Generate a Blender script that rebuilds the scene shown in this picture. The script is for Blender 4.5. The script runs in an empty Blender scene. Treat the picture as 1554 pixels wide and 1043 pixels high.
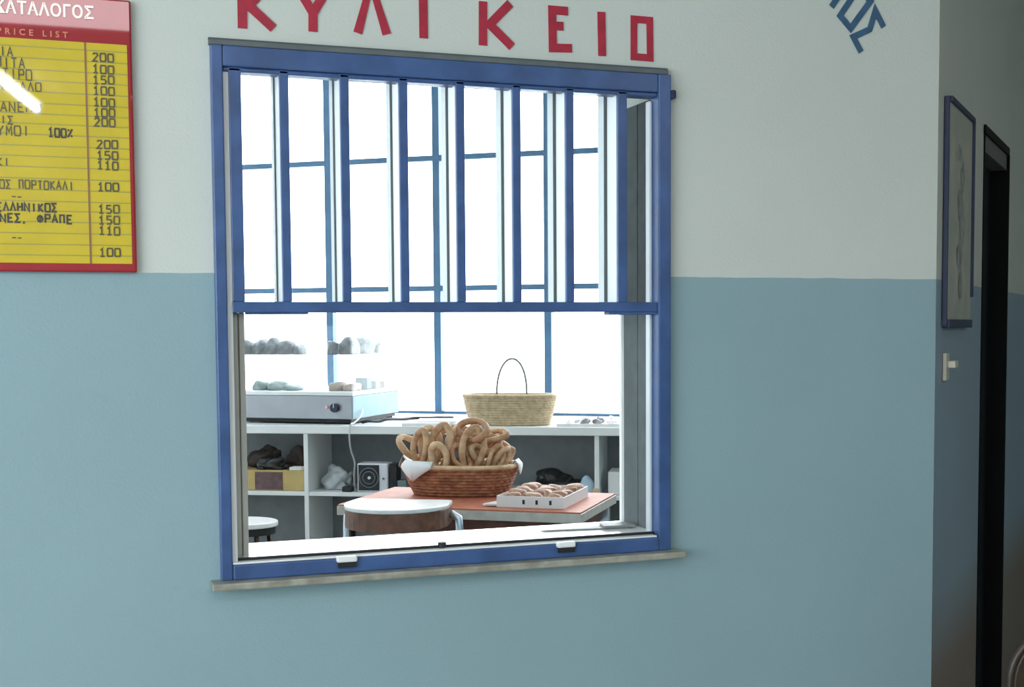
import bpy, bmesh, math, random
from mathutils import Vector, Matrix, Euler
random.seed(7)
S = bpy.context.scene
COL = S.collection
PI = math.pi
R_ = math.radians

# ------------------------------------------------------------------ camera
cam_d = bpy.data.cameras.new('camera')
cam = bpy.data.objects.new('camera', cam_d); COL.objects.link(cam)
r_ = Vector((0.93901645, -0.34382552, -0.00566712))
u_ = Vector((0.02679969, 0.05674214, 0.99802911))
f_ = Vector((0.34282632, 0.93731763, -0.06249622))
M4 = Matrix.Identity(4)
for i in range(3):
    M4[i][0] = r_[i]; M4[i][1] = u_[i]; M4[i][2] = -f_[i]
M4.translation = Vector((-0.3354, -3.0161, 1.4829))
cam.matrix_world = M4
cam_d.sensor_fit = 'HORIZONTAL'; cam_d.sensor_width = 36.0
cam_d.lens = 36.0 * 2000 / 1554
cam_d.shift_x = (777 - 822.5) / 1554
cam_d.shift_y = (621.8 - 521.5) / 1554
cam_d.clip_start = 0.05; cam_d.clip_end = 200
S.camera = cam

# ------------------------------------------------------------------ sky, exposure, daylight portals
W = bpy.data.worlds.new('World'); S.world = W; W.use_nodes = True
bg = W.node_tree.nodes['Background']
bg.inputs[0].default_value = (0.93, 0.98, 1.0, 1); bg.inputs[1].default_value = 3.0
S.view_settings.view_transform = 'Standard'; S.view_settings.look = 'None'
S.view_settings.exposure = 1.6; S.view_settings.gamma = 1.0; S.view_settings.use_curve_mapping = False
S.cycles.max_bounces = 10; S.cycles.diffuse_bounces = 5; S.cycles.transparent_max_bounces = 16
S.cycles.use_denoising = True
S.cycles.sample_clamp_indirect = 6.0

def portal(name, loc, rot, sx, sy):
    l = bpy.data.lights.new(name, 'AREA'); l.shape = 'RECTANGLE'; l.size = sx; l.size_y = sy
    l.energy = 1.0
    l.cycles.is_portal = True
    o = bpy.data.objects.new(name, l); COL.objects.link(o); o.location = loc; o.rotation_euler = rot
    return o

# ------------------------------------------------------------------ materials
def new_mat(name):
    m = bpy.data.materials.new(name); m.use_nodes = True
    return m, m.node_tree.nodes, m.node_tree.links, m.node_tree.nodes['Principled BSDF']

def mat(name, col, rough=0.5, metal=0.0, var=0.0, scale=8.0, bump=0.0, bscale=60.0, col2=None, coat=0.0, spec=0.5):
    m, N, L, p = new_mat(name)
    c = tuple(col) + (1,)
    p.inputs['Base Color'].default_value = c
    p.inputs['Roughness'].default_value = rough; p.inputs['Metallic'].default_value = metal
    p.inputs['Specular IOR Level'].default_value = spec
    p.inputs['Coat Weight'].default_value = coat
    p.inputs['Coat Roughness'].default_value = 0.025
    tc = N.new('ShaderNodeTexCoord')
    if var or col2:
        n = N.new('ShaderNodeTexNoise'); n.inputs['Scale'].default_value = scale; n.inputs['Detail'].default_value = 5
        L.new(tc.outputs['Object'], n.inputs['Vector'])
        rp = N.new('ShaderNodeValToRGB')
        rp.color_ramp.elements[0].position = 0.35; rp.color_ramp.elements[1].position = 0.65
        rp.color_ramp.elements[0].color = tuple(min(1, x * (1 - var)) for x in col) + (1,)
        b = col2 if col2 else tuple(min(1, x * (1 + var)) for x in col)
        rp.color_ramp.elements[1].color = tuple(b) + (1,)
        L.new(n.outputs['Fac'], rp.inputs[0]); L.new(rp.outputs[0], p.inputs['Base Color'])
    if bump:
        n2 = N.new('ShaderNodeTexNoise'); n2.inputs['Scale'].default_value = bscale; n2.inputs['Detail'].default_value = 6
        L.new(tc.outputs['Object'], n2.inputs['Vector'])
        bm_ = N.new('ShaderNodeBump'); bm_.inputs['Strength'].default_value = bump; bm_.inputs['Distance'].default_value = 0.01
        L.new(n2.outputs['Fac'], bm_.inputs['Height']); L.new(bm_.outputs[0], p.inputs['Normal'])
    return m

def wall_mat(name, low=None, white=(0.60, 0.64, 0.60), blue=(0.265, 0.395, 0.435), zp=1.607):
    """off-white above, sea-blue dado paint below a hand-painted line, optionally a brown foot band"""
    m, N, L, p = new_mat(name)
    g = N.new('ShaderNodeNewGeometry'); sx = N.new('ShaderNodeSeparateXYZ'); L.new(g.outputs['Position'], sx.inputs[0])
    nz = N.new('ShaderNodeTexNoise'); nz.inputs['Scale'].default_value = 9; L.new(g.outputs['Position'], nz.inputs['Vector'])
    wob = N.new('ShaderNodeMath'); wob.operation = 'MULTIPLY_ADD'; wob.inputs[1].default_value = 0.006; wob.inputs[2].default_value = -0.003
    L.new(nz.outputs['Fac'], wob.inputs[0])
    ad = N.new('ShaderNodeMath'); ad.operation = 'ADD'; L.new(sx.outputs['Z'], ad.inputs[0]); L.new(wob.outputs[0], ad.inputs[1])
    gt = N.new('ShaderNodeMath'); gt.operation = 'GREATER_THAN'; gt.inputs[1].default_value = zp; L.new(ad.outputs[0], gt.inputs[0])
    mx = N.new('ShaderNodeMix'); mx.data_type = 'RGBA'; L.new(gt.outputs[0], mx.inputs['Factor'])
    mx.inputs['A'].default_value = blue + (1,); mx.inputs['B'].default_value = white + (1,)
    out = mx.outputs['Result']
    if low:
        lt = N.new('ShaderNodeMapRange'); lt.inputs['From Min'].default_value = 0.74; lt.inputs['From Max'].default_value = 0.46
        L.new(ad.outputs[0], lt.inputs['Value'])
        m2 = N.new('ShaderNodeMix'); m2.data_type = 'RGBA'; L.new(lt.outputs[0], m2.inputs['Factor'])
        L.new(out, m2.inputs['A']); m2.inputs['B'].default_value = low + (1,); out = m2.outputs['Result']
    n3 = N.new('ShaderNodeTexNoise'); n3.inputs['Scale'].default_value = 2.2; n3.inputs['Detail'].default_value = 8
    L.new(g.outputs['Position'], n3.inputs['Vector'])
    mr = N.new('ShaderNodeMapRange'); mr.inputs['To Min'].default_value = 0.93; mr.inputs['To Max'].default_value = 1.07
    L.new(n3.outputs['Fac'], mr.inputs['Value'])
    sc = N.new('ShaderNodeVectorMath'); sc.operation = 'SCALE'; L.new(out, sc.inputs[0]); L.new(mr.outputs[0], sc.inputs['Scale'])
    L.new(sc.outputs[0], p.inputs['Base Color'])
    p.inputs['Roughness'].default_value = 0.55
    n2 = N.new('ShaderNodeTexNoise'); n2.inputs['Scale'].default_value = 140; n2.inputs['Detail'].default_value = 4
    L.new(g.outputs['Position'], n2.inputs['Vector'])
    b = N.new('ShaderNodeBump'); b.inputs['Strength'].default_value = 0.25; b.inputs['Distance'].default_value = 0.004
    L.new(n2.outputs['Fac'], b.inputs['Height']); L.new(b.outputs[0], p.inputs['Normal'])
    return m

def glass_mat(name, tint=(0.97, 0.99, 1.0), refl=0.08):
    m, N, L, p = new_mat(name); N.remove(p)
    o = N['Material Output']
    t = N.new('ShaderNodeBsdfTransparent'); t.inputs[0].default_value = tint + (1,)
    g = N.new('ShaderNodeBsdfGlossy'); g.inputs['Roughness'].default_value = 0.02
    lw = N.new('ShaderNodeLayerWeight'); lw.inputs['Blend'].default_value = 0.5
    pw = N.new('ShaderNodeMath'); pw.operation = 'POWER'; pw.inputs[1].default_value = 5.0; L.new(lw.outputs['Facing'], pw.inputs[0])
    fr = N.new('ShaderNodeMath'); fr.operation = 'MULTIPLY_ADD'; fr.inputs[1].default_value = 0.05; fr.inputs[2].default_value = 0.035; L.new(pw.outputs[0], fr.inputs[0])
    mx = N.new('ShaderNodeMixShader'); L.new(fr.outputs[0], mx.inputs[0]); L.new(t.outputs[0], mx.inputs[1]); L.new(g.outputs[0], mx.inputs[2])
    L.new(mx.outputs[0], o.inputs['Surface'])
    return m

def emit_mat(name, col, s):
    m, N, L, p = new_mat(name)
    p.inputs['Base Color'].default_value = col + (1,)
    p.inputs['Emission Color'].default_value = col + (1,); p.inputs['Emission Strength'].default_value = s
    return m

def weave_mat(name, c1, c2, sx=60, sz=60, rough=0.6):
    m, N, L, p = new_mat(name)
    tc = N.new('ShaderNodeTexCoord')
    n = N.new('ShaderNodeTexNoise'); n.inputs['Scale'].default_value = 35; n.inputs['Detail'].default_value = 4
    L.new(tc.outputs['Object'], n.inputs['Vector'])
    rp = N.new('ShaderNodeValToRGB'); rp.color_ramp.elements[0].position = 0.33; rp.color_ramp.elements[1].position = 0.68
    rp.color_ramp.elements[0].color = c1 + (1,); rp.color_ramp.elements[1].color = c2 + (1,)
    L.new(n.outputs['Fac'], rp.inputs[0]); L.new(rp.outputs[0], p.inputs['Base Color'])
    p.inputs['Roughness'].default_value = rough
    return m

M = dict(
    wall=wall_mat('hall paint'),
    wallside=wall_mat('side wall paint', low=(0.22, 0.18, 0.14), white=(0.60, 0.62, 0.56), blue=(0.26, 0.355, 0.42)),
    kwall=mat('kiosk white paint', (0.74, 0.77, 0.78), 0.5, var=0.03, bump=0.1),
    ceil=mat('ceiling paint', (0.7, 0.7, 0.68), 0.7, var=0.03),
    floor=mat('hall terrazzo', (0.32, 0.31, 0.28), 0.35, var=0.25, scale=40, spec=0.4),
    kfloor=mat('kiosk floor tile', (0.30, 0.31, 0.32), 0.45, var=0.15, scale=20),
    blue=mat('blue gloss paint', (0.048, 0.102, 0.255), 0.32, var=0.16, scale=14, bump=0.08, bscale=30),
    bluewin=mat('blue window paint', (0.055, 0.14, 0.25), 0.4, var=0.12, scale=10),
    whitegloss=mat('white gloss paint', (0.84, 0.87, 0.87), 0.16, var=0.02),
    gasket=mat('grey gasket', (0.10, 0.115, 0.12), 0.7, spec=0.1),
    alul=mat('grey beige channel', (0.40, 0.40, 0.36), 0.6, var=0.08),
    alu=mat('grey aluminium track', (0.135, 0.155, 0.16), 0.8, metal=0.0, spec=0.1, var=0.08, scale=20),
    scraper=mat('dull steel', (0.20, 0.215, 0.21), 0.5),
    alulit=mat('lit aluminium', (0.62, 0.67, 0.70), 0.3, metal=0.2, var=0.04),
    stone=mat('grey marble sill', (0.30, 0.30, 0.25), 0.4, var=0.22, scale=26, bump=0.05),
    dark=mat('black paint', (0.012, 0.012, 0.013), 0.4),
    glass=glass_mat('clear glass'),
    red=mat('red lettering paint', (0.40, 0.018, 0.045), 0.5, var=0.12, scale=30),
    blet=mat('blue lettering paint', (0.040, 0.110, 0.20), 0.5, var=0.15, scale=30),
    pred=mat('glossy red card', (0.34, 0.006, 0.014), 0.4, var=0.08, coat=0.8, spec=0.2),
    pyel=mat('glossy yellow card', (0.62, 0.47, 0.015), 0.4, var=0.05, scale=12, coat=0.7, spec=0.25),
    pline=mat('olive printed rule', (0.33, 0.29, 0.03), 0.35, coat=1.0),
    pcol=mat('brown printed rule', (0.24, 0.09, 0.015), 0.35, coat=1.0),
    ink=mat('black ink', (0.07, 0.058, 0.012), 0.4, coat=0.8),
    inkb=mat('dark black ink', (0.02, 0.018, 0.012), 0.4, coat=0.8),
    cream=mat('cream print', (0.80, 0.72, 0.58), 0.4, coat=1.0),
    salmon=mat('salmon print', (0.72, 0.22, 0.12), 0.4, coat=1.0),
    paper=mat('faded map paper', (0.47, 0.46, 0.37), 0.6, scale=9, col2=(0.36, 0.39, 0.34)),
    pframe=mat('dark blue picture frame', (0.018, 0.028, 0.075), 0.5),
    mapink=mat('map print', (0.28, 0.30, 0.27), 0.6, scale=30, var=0.3),
    switch=mat('ivory plastic', (0.62, 0.58, 0.47), 0.35),
    door=mat('dark green-black door', (0.006, 0.010, 0.012), 0.6, var=0.2, spec=0.15),
    dframe=mat('black door frame', (0.005, 0.005, 0.006), 0.6, spec=0.1),
    dgrey=mat('grey lintel', (0.13, 0.125, 0.12), 0.6),
    cwhite=mat('white laminate', (0.80, 0.81, 0.82), 0.3, var=0.02),
    cshade=mat('shaded back board', (0.235, 0.25, 0.265), 0.6, var=0.08, scale=12),  # white board, the shade under the counter put into its colour
    steel=mat('brushed steel', (0.36, 0.37, 0.40), 0.36, metal=0.8, var=0.06, scale=6),
    litside=mat('lit steel side', (0.34, 0.46, 0.52), 0.7, var=0.08, spec=0.1),
    knob=mat('navy black knob', (0.018, 0.022, 0.05), 0.35),
    pink=mat('pink lamp lens', (0.85, 0.45, 0.48), 0.25),
    rubber=mat('black rubber', (0.012, 0.013, 0.016), 0.6),
    tabletop=mat('terracotta laminate', (0.47, 0.16, 0.10), 0.55, var=0.12, scale=14, spec=0.2),
    band=mat('worn cream table edge', (0.50, 0.47, 0.43), 0.5, var=0.14, scale=18),
    apron=mat('dark red wood', (0.11, 0.032, 0.018), 0.45, var=0.3, scale=20),
    chrome=mat('pale metal leg', (0.72, 0.78, 0.85), 0.2, metal=0.7),
    walnut=mat('brown stool wood', (0.17, 0.072, 0.045), 0.42, var=0.3, scale=25),
    dwood=mat('dark brown wood', (0.030, 0.019, 0.011), 0.4, var=0.3, scale=20),
    seat=mat('white seat top', (0.84, 0.83, 0.84), 0.25, var=0.02),
    wicker=weave_mat('red-brown wicker', (0.23, 0.075, 0.035), (0.46, 0.20, 0.105)),
    rim=weave_mat('pale wicker rim', (0.56, 0.36, 0.20), (0.74, 0.54, 0.35)),
    straw=weave_mat('straw weave', (0.47, 0.35, 0.20), (0.68, 0.54, 0.37)),
    handle=mat('pale cane', (0.20, 0.21, 0.21), 0.7),
    bread=mat('baked bread crust', (0.40, 0.20, 0.10), 0.6, scale=24, col2=(0.68, 0.44, 0.26), bump=0.4, bscale=160),
    breadd=mat('dark bread crust', (0.36, 0.17, 0.085), 0.6, scale=30, col2=(0.54, 0.30, 0.17), bump=0.4, bscale=160),
    breadp=mat('pale bread crust', (0.56, 0.34, 0.19), 0.6, scale=30, col2=(0.75, 0.53, 0.34), bump=0.4, bscale=160),
    cloth=mat('white napkin', (0.82, 0.83, 0.85), 0.8, bump=0.2, bscale=40),
    card=mat('white card', (0.84, 0.82, 0.83), 0.5),
    pastry=mat('pastry top', (0.36, 0.17, 0.12), 0.55, scale=38, col2=(0.70, 0.47, 0.33), bump=0.4, bscale=90),
    roll=mat('wrapped roll', (0.085, 0.09, 0.10), 0.5, scale=22, col2=(0.28, 0.27, 0.275), bump=0.3, bscale=30),
    rollp=mat('pink tan pastry', (0.36, 0.25, 0.20), 0.5, scale=16, col2=(0.50, 0.38, 0.31), bump=0.3, bscale=30),
    rollg=mat('green grey filling', (0.16, 0.20, 0.18), 0.5, scale=16, col2=(0.32, 0.36, 0.33)),
    bag=mat('black plastic bag', (0.016, 0.017, 0.017), 0.3, bump=0.6, bscale=14),
    bagb=mat('brown dark cloth', (0.05, 0.034, 0.03), 0.7, bump=0.5, bscale=16, var=0.3),
    clear=mat('crumpled pale plastic', (0.50, 0.53, 0.55), 0.3, bump=0.6, bscale=18),
    box=mat('yellow carton', (0.52, 0.38, 0.15), 0.6, var=0.12),
    boxd=mat('maroon carton panel', (0.13, 0.075, 0.075), 0.6, var=0.3, scale=25),
    teal=mat('dull teal carton', (0.13, 0.19, 0.20), 0.6),
    hplastic=mat('white plastic casing', (0.70, 0.71, 0.76), 0.35),
    grille=mat('black grille', (0.012, 0.013, 0.02), 0.45),
    ringg=mat('dull grille ring', (0.13, 0.15, 0.16), 0.4),
    cable=mat('pale cable', (0.55, 0.56, 0.55), 0.5),
    pinkp=mat('pink print', (0.55, 0.14, 0.22), 0.5),
    bluec=mat('pale blue cloth', (0.45, 0.58, 0.72), 0.7, bump=0.3, bscale=30),
    bead=mat('white bead paint', (0.90, 0.93, 0.93), 0.12),
)
LAMP = emit_mat('lamp diffuser', (1.0, 0.93, 0.96), 3.7)
TUBE = emit_mat('fluorescent tube', (0.97, 1.0, 0.97), 22.0)

# ------------------------------------------------------------------ mesh helpers
class MB:
    def __init__(s): s.bm = bmesh.new()
    def box(s, a, b, mi=0):
        x0, y0, z0 = a; x1, y1, z1 = b
        v = [s.bm.verts.new(c) for c in ((x0,y0,z0),(x1,y0,z0),(x1,y1,z0),(x0,y1,z0),(x0,y0,z1),(x1,y0,z1),(x1,y1,z1),(x0,y1,z1))]
        for q in ((0,3,2,1),(4,5,6,7),(0,1,5,4),(1,2,6,5),(2,3,7,6),(3,0,4,7)):
            f = s.bm.faces.new([v[i] for i in q]); f.material_index = mi
        return s
    def prism(s, pts, z0, z1, mi=0):
        a = [s.bm.verts.new((x, y, z0)) for x, y in pts]; b = [s.bm.verts.new((x, y, z1)) for x, y in pts]
        n = len(pts)
        s.bm.faces.new(a[::-1]).material_index = mi; s.bm.faces.new(b).material_index = mi
        for i in range(n): s.bm.faces.new((a[i], a[(i+1) % n], b[(i+1) % n], b[i])).material_index = mi
        return s
    def tube(s, path, rad, seg=8, closed=False, mi=0, flat=1.0):
        P = [Vector(p) for p in path]; n = len(P); rings = []
        prev = None
        for i, p in enumerate(P):
            if closed: t = P[(i+1) % n] - P[i-1]
            else: t = P[min(i+1, n-1)] - P[max(i-1, 0)]
            t.normalize()
            if prev is None:
                ref = Vector((0,0,1)) if abs(t.z) < 0.9 else Vector((1,0,0))
                a = t.cross(ref).normalized()
            else:
                a = (prev - t * prev.dot(t))
                a = a.normalized() if a.length > 1e-6 else t.orthogonal().normalized()
            prev = a; b = t.cross(a)
            rr = rad(i / max(1, n-1)) if callable(rad) else rad
            rings.append([s.bm.verts.new(p + a * (rr * math.cos(2*PI*k/seg)) + b * (rr * flat * math.sin(2*PI*k/seg))) for k in range(seg)])
        m = n if closed else n - 1
        for i in range(m):
            A, B = rings[i], rings[(i+1) % n]
            for k in range(seg):
                f = s.bm.faces.new((A[k], A[(k+1) % seg], B[(k+1) % seg], B[k])); f.smooth = True; f.material_index = mi
        if not closed:
            s.bm.faces.new(rings[0][::-1]).material_index = mi; s.bm.faces.new(rings[-1]).material_index = mi
        return s
    def cyl(s, c, r, z0, z1, seg=24, mi=0, r2=None):
        r2 = r if r2 is None else r2
        a = [s.bm.verts.new((c[0]+r*math.cos(2*PI*k/seg), c[1]+r*math.sin(2*PI*k/seg), z0)) for k in range(seg)]
        b = [s.bm.verts.new((c[0]+r2*math.cos(2*PI*k/seg), c[1]+r2*math.sin(2*PI*k/seg), z1)) for k in range(seg)]
        s.bm.faces.new(a[::-1]).material_index = mi; s.bm.faces.new(b).material_index = mi
        for k in range(seg):
            f = s.bm.faces.new((a[k], a[(k+1) % seg], b[(k+1) % seg], b[k])); f.material_index = mi; f.smooth = True
        return s
    def lump(s, c, r, seed=0, amp=0.15, sub=3, mi=0, flatbottom=True, sq=1.0):
        rnd = random.Random(seed)
        waves = [(Vector((rnd.uniform(-1,1), rnd.uniform(-1,1), rnd.uniform(-1,1))).normalized(), rnd.uniform(2, 6), rnd.uniform(0, 6)) for _ in range(7)] + [(Vector((rnd.uniform(-1,1), rnd.uniform(-1,1), rnd.uniform(-1,1))).normalized(), rnd.uniform(7, 15)*(amp > 0.28), rnd.uniform(0, 6)) for _ in range(6)]
        g = bmesh.ops.create_icosphere(s.bm, subdivisions=sub, radius=1.0)['verts']
        for v in g:
            d = v.co.copy()
            k = 1 + sum(amp * (0.4 if w[1] < 6.5 else 0.16) * math.sin(w[1] * d.dot(w[0]) + w[2]) for w in waves)
            if sq != 1.0:
                d = Vector([math.copysign(abs(q) ** sq, q) for q in d])
            p = Vector((d.x * r[0] * k, d.y * r[1] * k, d.z * r[2] * k))
            if flatbottom and p.z < -r[2] * 0.55: p.z = -r[2] * 0.55
            v.co = p + Vector(c)
        for f in s.bm.faces:
            if g[0] in f.verts or True: pass
        gs = set(g)
        for f in s.bm.faces:
            if f.verts[0] in gs: f.smooth = True; f.material_index = mi
        return s
    def stroke(s, pts, w, y, d, mi=0):
        """flat painted stroke in the x-z plane, mitred at its bends; front face at y - d"""
        P = [Vector((x, z)) for x, z in pts]; n = len(P)
        closed = (P[0] - P[-1]).length < 1e-3
        if closed: P = P[:-1]; n -= 1
        Lf, Rt = [], []
        for i in range(n):
            if closed: a, b, c = P[i-1], P[i], P[(i+1) % n]
            else: a, b, c = P[max(i-1, 0)], P[i], P[min(i+1, n-1)]
            t1 = (b - a); t2 = (c - b)
            if t1.length < 1e-9: t1 = t2
            if t2.length < 1e-9: t2 = t1
            t1.normalize(); t2.normalize()
            n1 = Vector((-t1.y, t1.x)); n2 = Vector((-t2.y, t2.x))
            m = (n1 + n2); m.normalize()
            k = (w / 2) / max(0.4, m.dot(n1))
            Lf.append(b + m * k); Rt.append(b - m * k)
        def V(q, yy): return s.bm.verts.new((q.x, yy, q.y))
        lf = [V(q, y-d) for q in Lf]; rf = [V(q, y-d) for q in Rt]; lb = [V(q, y) for q in Lf]; rb = [V(q, y) for q in Rt]
        m = n if closed else n-1
        for i in range(m):
            j = (i+1) % n
            for q in ((lf[i], lf[j], rf[j], rf[i]), (lb[i], rb[i], rb[j], lb[j]), (lf[i], lb[i], lb[j], lf[j]), (rf[i], rf[j], rb[j], rb[i])):
                s.bm.faces.new(q).material_index = mi
        if not closed:
            s.bm.faces.new((lf[0], rf[0], rb[0], lb[0])); s.bm.faces.new((lf[-1], lb[-1], rb[-1], rf[-1]))
        return s
    def build(s, name, m, parent=None, bevel=0.0, seg=2, mats=None):
        bmesh.ops.recalc_face_normals(s.bm, faces=s.bm.faces[:])
        me = bpy.data.meshes.new(name); s.bm.to_mesh(me); s.bm.free()
        for q in (mats or [m]): me.materials.append(q)
        o = bpy.data.objects.new(name, me); COL.objects.link(o)
        if parent: o.parent = parent
        if bevel:
            b = o.modifiers.new('bevel', 'BEVEL'); b.width = bevel; b.segments = seg; b.limit_method = 'ANGLE'; b.angle_limit = R_(40)
        return o

def thing(name, label, cat, loc=(0,0,0), rz=0, group=None):
    o = bpy.data.objects.new(name, None); COL.objects.link(o); o.empty_display_size = 0.05
    o.location = loc; o.rotation_euler = (0, 0, rz)
    o['label'] = label; o['category'] = cat
    if group: o['group'] = group
    return o
def tag(o, label, cat, group=None):
    o['label'] = label; o['category'] = cat
    if group: o['group'] = group
    return o
def struct(o, label=None, cat=None):
    o['kind'] = 'structure'
    if label: o['label'] = label; o['category'] = cat
    return o
def copy_tree(o, parent=None):
    c = o.copy(); COL.objects.link(c)
    if parent: c.parent = parent
    for ch in [q for q in bpy.data.objects if q.parent == o]: copy_tree(ch, c)
    return c

def text_mesh(name, items, m, parent, y, extrude=0.0006):
    """items: (string, x, z, height, align, squeeze, slant) laid flat on the poster facing -y, joined in one mesh"""
    for (t, x, z, h, al, sq) in items:
        cu = bpy.data.curves.new('txt', 'FONT'); cu.body = t; cu.size = h / 0.72; cu.align_x = al; cu.extrude = extrude
        cu.offset = h * 0.03; cu.resolution_u = 3; cu.space_character = 1.08
        ob = bpy.data.objects.new('txt', cu); COL.objects.link(ob)
        bpy.context.view_layer.update()
        me = bpy.data.meshes.new_from_object(ob.evaluated_get(bpy.context.evaluated_depsgraph_get()))
        me.transform(Matrix.Translation((x, y, z)) @ Matrix.Rotation(PI/2, 4, 'X') @ Matrix.Diagonal((sq, 1, 1, 1)))
        bpy.data.objects.remove(ob); bpy.data.curves.remove(cu)
        me.name = name; me.materials.clear(); me.materials.append(m)
        o = bpy.data.objects.new(name, me); COL.objects.link(o); o.parent = parent

# kiosk frame of reference: turned 29 degrees from the hatch wall
TH = R_(-29.0)
def UV(u, v, z=0.0):
    return Vector((u * math.cos(TH) - v * math.sin(TH), u * math.sin(TH) + v * math.cos(TH), z))

# ================================================================== SETTING
ZC = 3.0                                      # hall ceiling
ZK = 3.6                                      # kiosk ceiling
CX = 1.9136                                   # bend between the hatch wall and the side wall
AS = R_(44.0); DS = Vector((math.cos(AS), math.sin(AS), 0)); NS = Vector((math.sin(AS), -math.cos(AS), 0))
# hatch wall with its opening
OX0, OX1, OZ0, OZ1, WT = 0.012, 1.078, 0.925, 2.115, 0.20
b = MB()
b.box((-3.6, 0, 0), (OX0, WT, ZK)).box((OX1, 0, 0), (CX - 0.06, WT, ZK)).box((OX0, 0, 0), (OX1, WT, OZ0)).box((OX0, 0, OZ1), (OX1, WT, ZK))
b.prism([(CX-0.06, 0), (CX, 0), (CX - NS.x*WT, -NS.y*WT), (CX-0.06, WT)], 0, ZK)
struct(b.build('wall_front', M['wall']))
# side wall at 44 degrees with a door opening
def side_box(bm, s0, s1, d0, d1, z0, z1, mi=0):
    C0 = Vector((CX, 0, 0))
    pts = [C0 + DS*s + NS*d for s, d in ((s0, d0), (s1, d0), (s1, d1), (s0, d1))]
    bm.prism([(p.x, p.y) for p in pts], z0, z1, mi)
DO0, DO1, DZ = 0.90, 1.545, 2.115
b = MB()
side_box(b, 0, DO0, -WT, 0, 0, ZK); side_box(b, DO1, 4.26, -WT, 0, 0, ZK); side_box(b, DO0, DO1, -WT, 0, DZ, ZK)
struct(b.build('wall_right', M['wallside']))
# kiosk window wall (opening 0.90..3.42 high)
AW = R_(-38.0); UW = Vector((math.cos(AW), math.sin(AW), 0)); VW = Vector((-math.sin(AW), math.cos(AW), 0)); PW = Vector((1.964, 5.328, 0))
def win_box(bm, t0, t1, d0, d1, z0, z1, mi=0):
    pts = [PW + UW*t + VW*d for t, d in ((t0, d0), (t1, d0), (t1, d1), (t0, d1))]
    bm.prism([(p.x, p.y) for p in pts], z0, z1, mi)
b = MB()
win_box(b, -4.1, 3.75, 0.0, 0.2, 0, 0.90); win_box(b, -4.1, 3.75, 0.0, 0.2, 3.42, ZK); win_box(b, -4.1, -3.4, 0, 0.2, 0.90, 3.42); win_box(b, 3.2, 3.75, 0, 0.2, 0.90, 3.42)
struct(b.build('wall_back', M['kwall']))
b = MB().box((-1.42, WT, 0), (-1.24, 8.1, ZK)); struct(b.build('wall_left', M['kwall']))
# hall shell behind the camera
b = MB()
b.box((-3.8, -6.8, 0), (-3.6, WT, 0.72)).box((-3.8, -6.8, 2.72), (-3.6, WT, ZC)).box((-3.8, -6.8, 0.72), (-3.6, -6.3, 2.72)).box((-3.8, -1.2, 0.72), (-3.6, WT, 2.72))
struct(b.build('wall_hall_left', M['wall']))
b = MB().box((-3.8, -7.0, 0), (7.0, -6.8, ZC)); struct(b.build('wall_hall_rear', M['wall']))
b = MB().box((6.8, -6.8, 0), (7.0, 3.2, ZC)); struct(b.build('wall_hall_right', M['wall']))
b = MB().box((4.95, 3.0, 0), (6.8, 3.2, ZC)); struct(b.build('wall_hall_end', M['wall']))
struct(MB().box((-3.8, -7.0, -0.12), (7.0, 8.4, 0)).build('floor', M['floor']))
e_ = Vector((CX, 0, 0)) + DS * 4.3
struct(MB().prism([(-3.8, -7.0), (7.0, -7.0), (7.0, 3.2), (e_.x + 0.05, 3.2), (e_.x, e_.y), (CX, 0), (-3.8, 0)], ZC, ZC + 0.12).build('ceiling', M['ceil']))
struct(MB().prism([(-1.5, 0.0), (CX - 0.01, 0.0), (e_.x + 0.3, e_.y), (e_.x + 0.3, 3.4), (-1.5, 8.4)], ZK, ZK + 0.12).build('ceiling_kiosk', M['ceil']))
# unseen hall window on the left, added and sized to light the hall
w3 = struct(bpy.data.objects.new('window_3_added', None)); COL.objects.link(w3)
b = MB()
for y in (-6.3, -4.62, -2.93, -1.24): b.box((-3.74, y, 0.72), (-3.68, y + 0.04, 2.72))
b.box((-3.74, -6.3, 0.72), (-3.68, -1.2, 0.77)).box((-3.74, -6.3, 2.67), (-3.68, -1.2, 2.72))
b.build('window_frame', M['bluewin'], w3)
MB().box((-3.712, -6.26, 0.77), (-3.708, -1.24, 2.67)).build('pane', M['glass'], w3)
portal('daylight_hall', (-3.82, -3.75, 1.72), (0, -PI/2, 0), 2.05, 5.2)
pc = PW + UW * -0.1 + VW * 0.22
portal('daylight_kiosk', (pc.x, pc.y, 2.16), (PI/2, 0, AW + PI), 6.6, 2.52)

# ------------------------------------------------------------------ window_2: kiosk back window
w2 = struct(bpy.data.objects.new('window_2', None)); COL.objects.link(w2)
MT = [-3.05, -2.285, -1.525, -0.7615, 0.0185, 0.777, 1.54, 2.30, 3.05]
for t in MT:
    b = MB(); win_box(b, t - 0.0245, t + 0.0245, 0.02, 0.08, 0.92, 3.42); b.build('mullion', M['bluewin'], w2, 0.004)
for z0, z1 in ((0.90, 0.935), (1.722, 1.757), (2.566, 2.602), (3.385, 3.42)):
    b = MB(); win_box(b, -3.4, 3.2, 0.025, 0.075, z0, z1); b.build('rail', M['bluewin'], w2, 0.004)
edges = [-3.4] + MT + [3.2]
for i in range(len(edges)-1):
    b = MB(); win_box(b, edges[i] + 0.02, edges[i+1] - 0.02, 0.048, 0.052, 0.93, 3.40); b.build('pane', M['glass'], w2)

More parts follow.
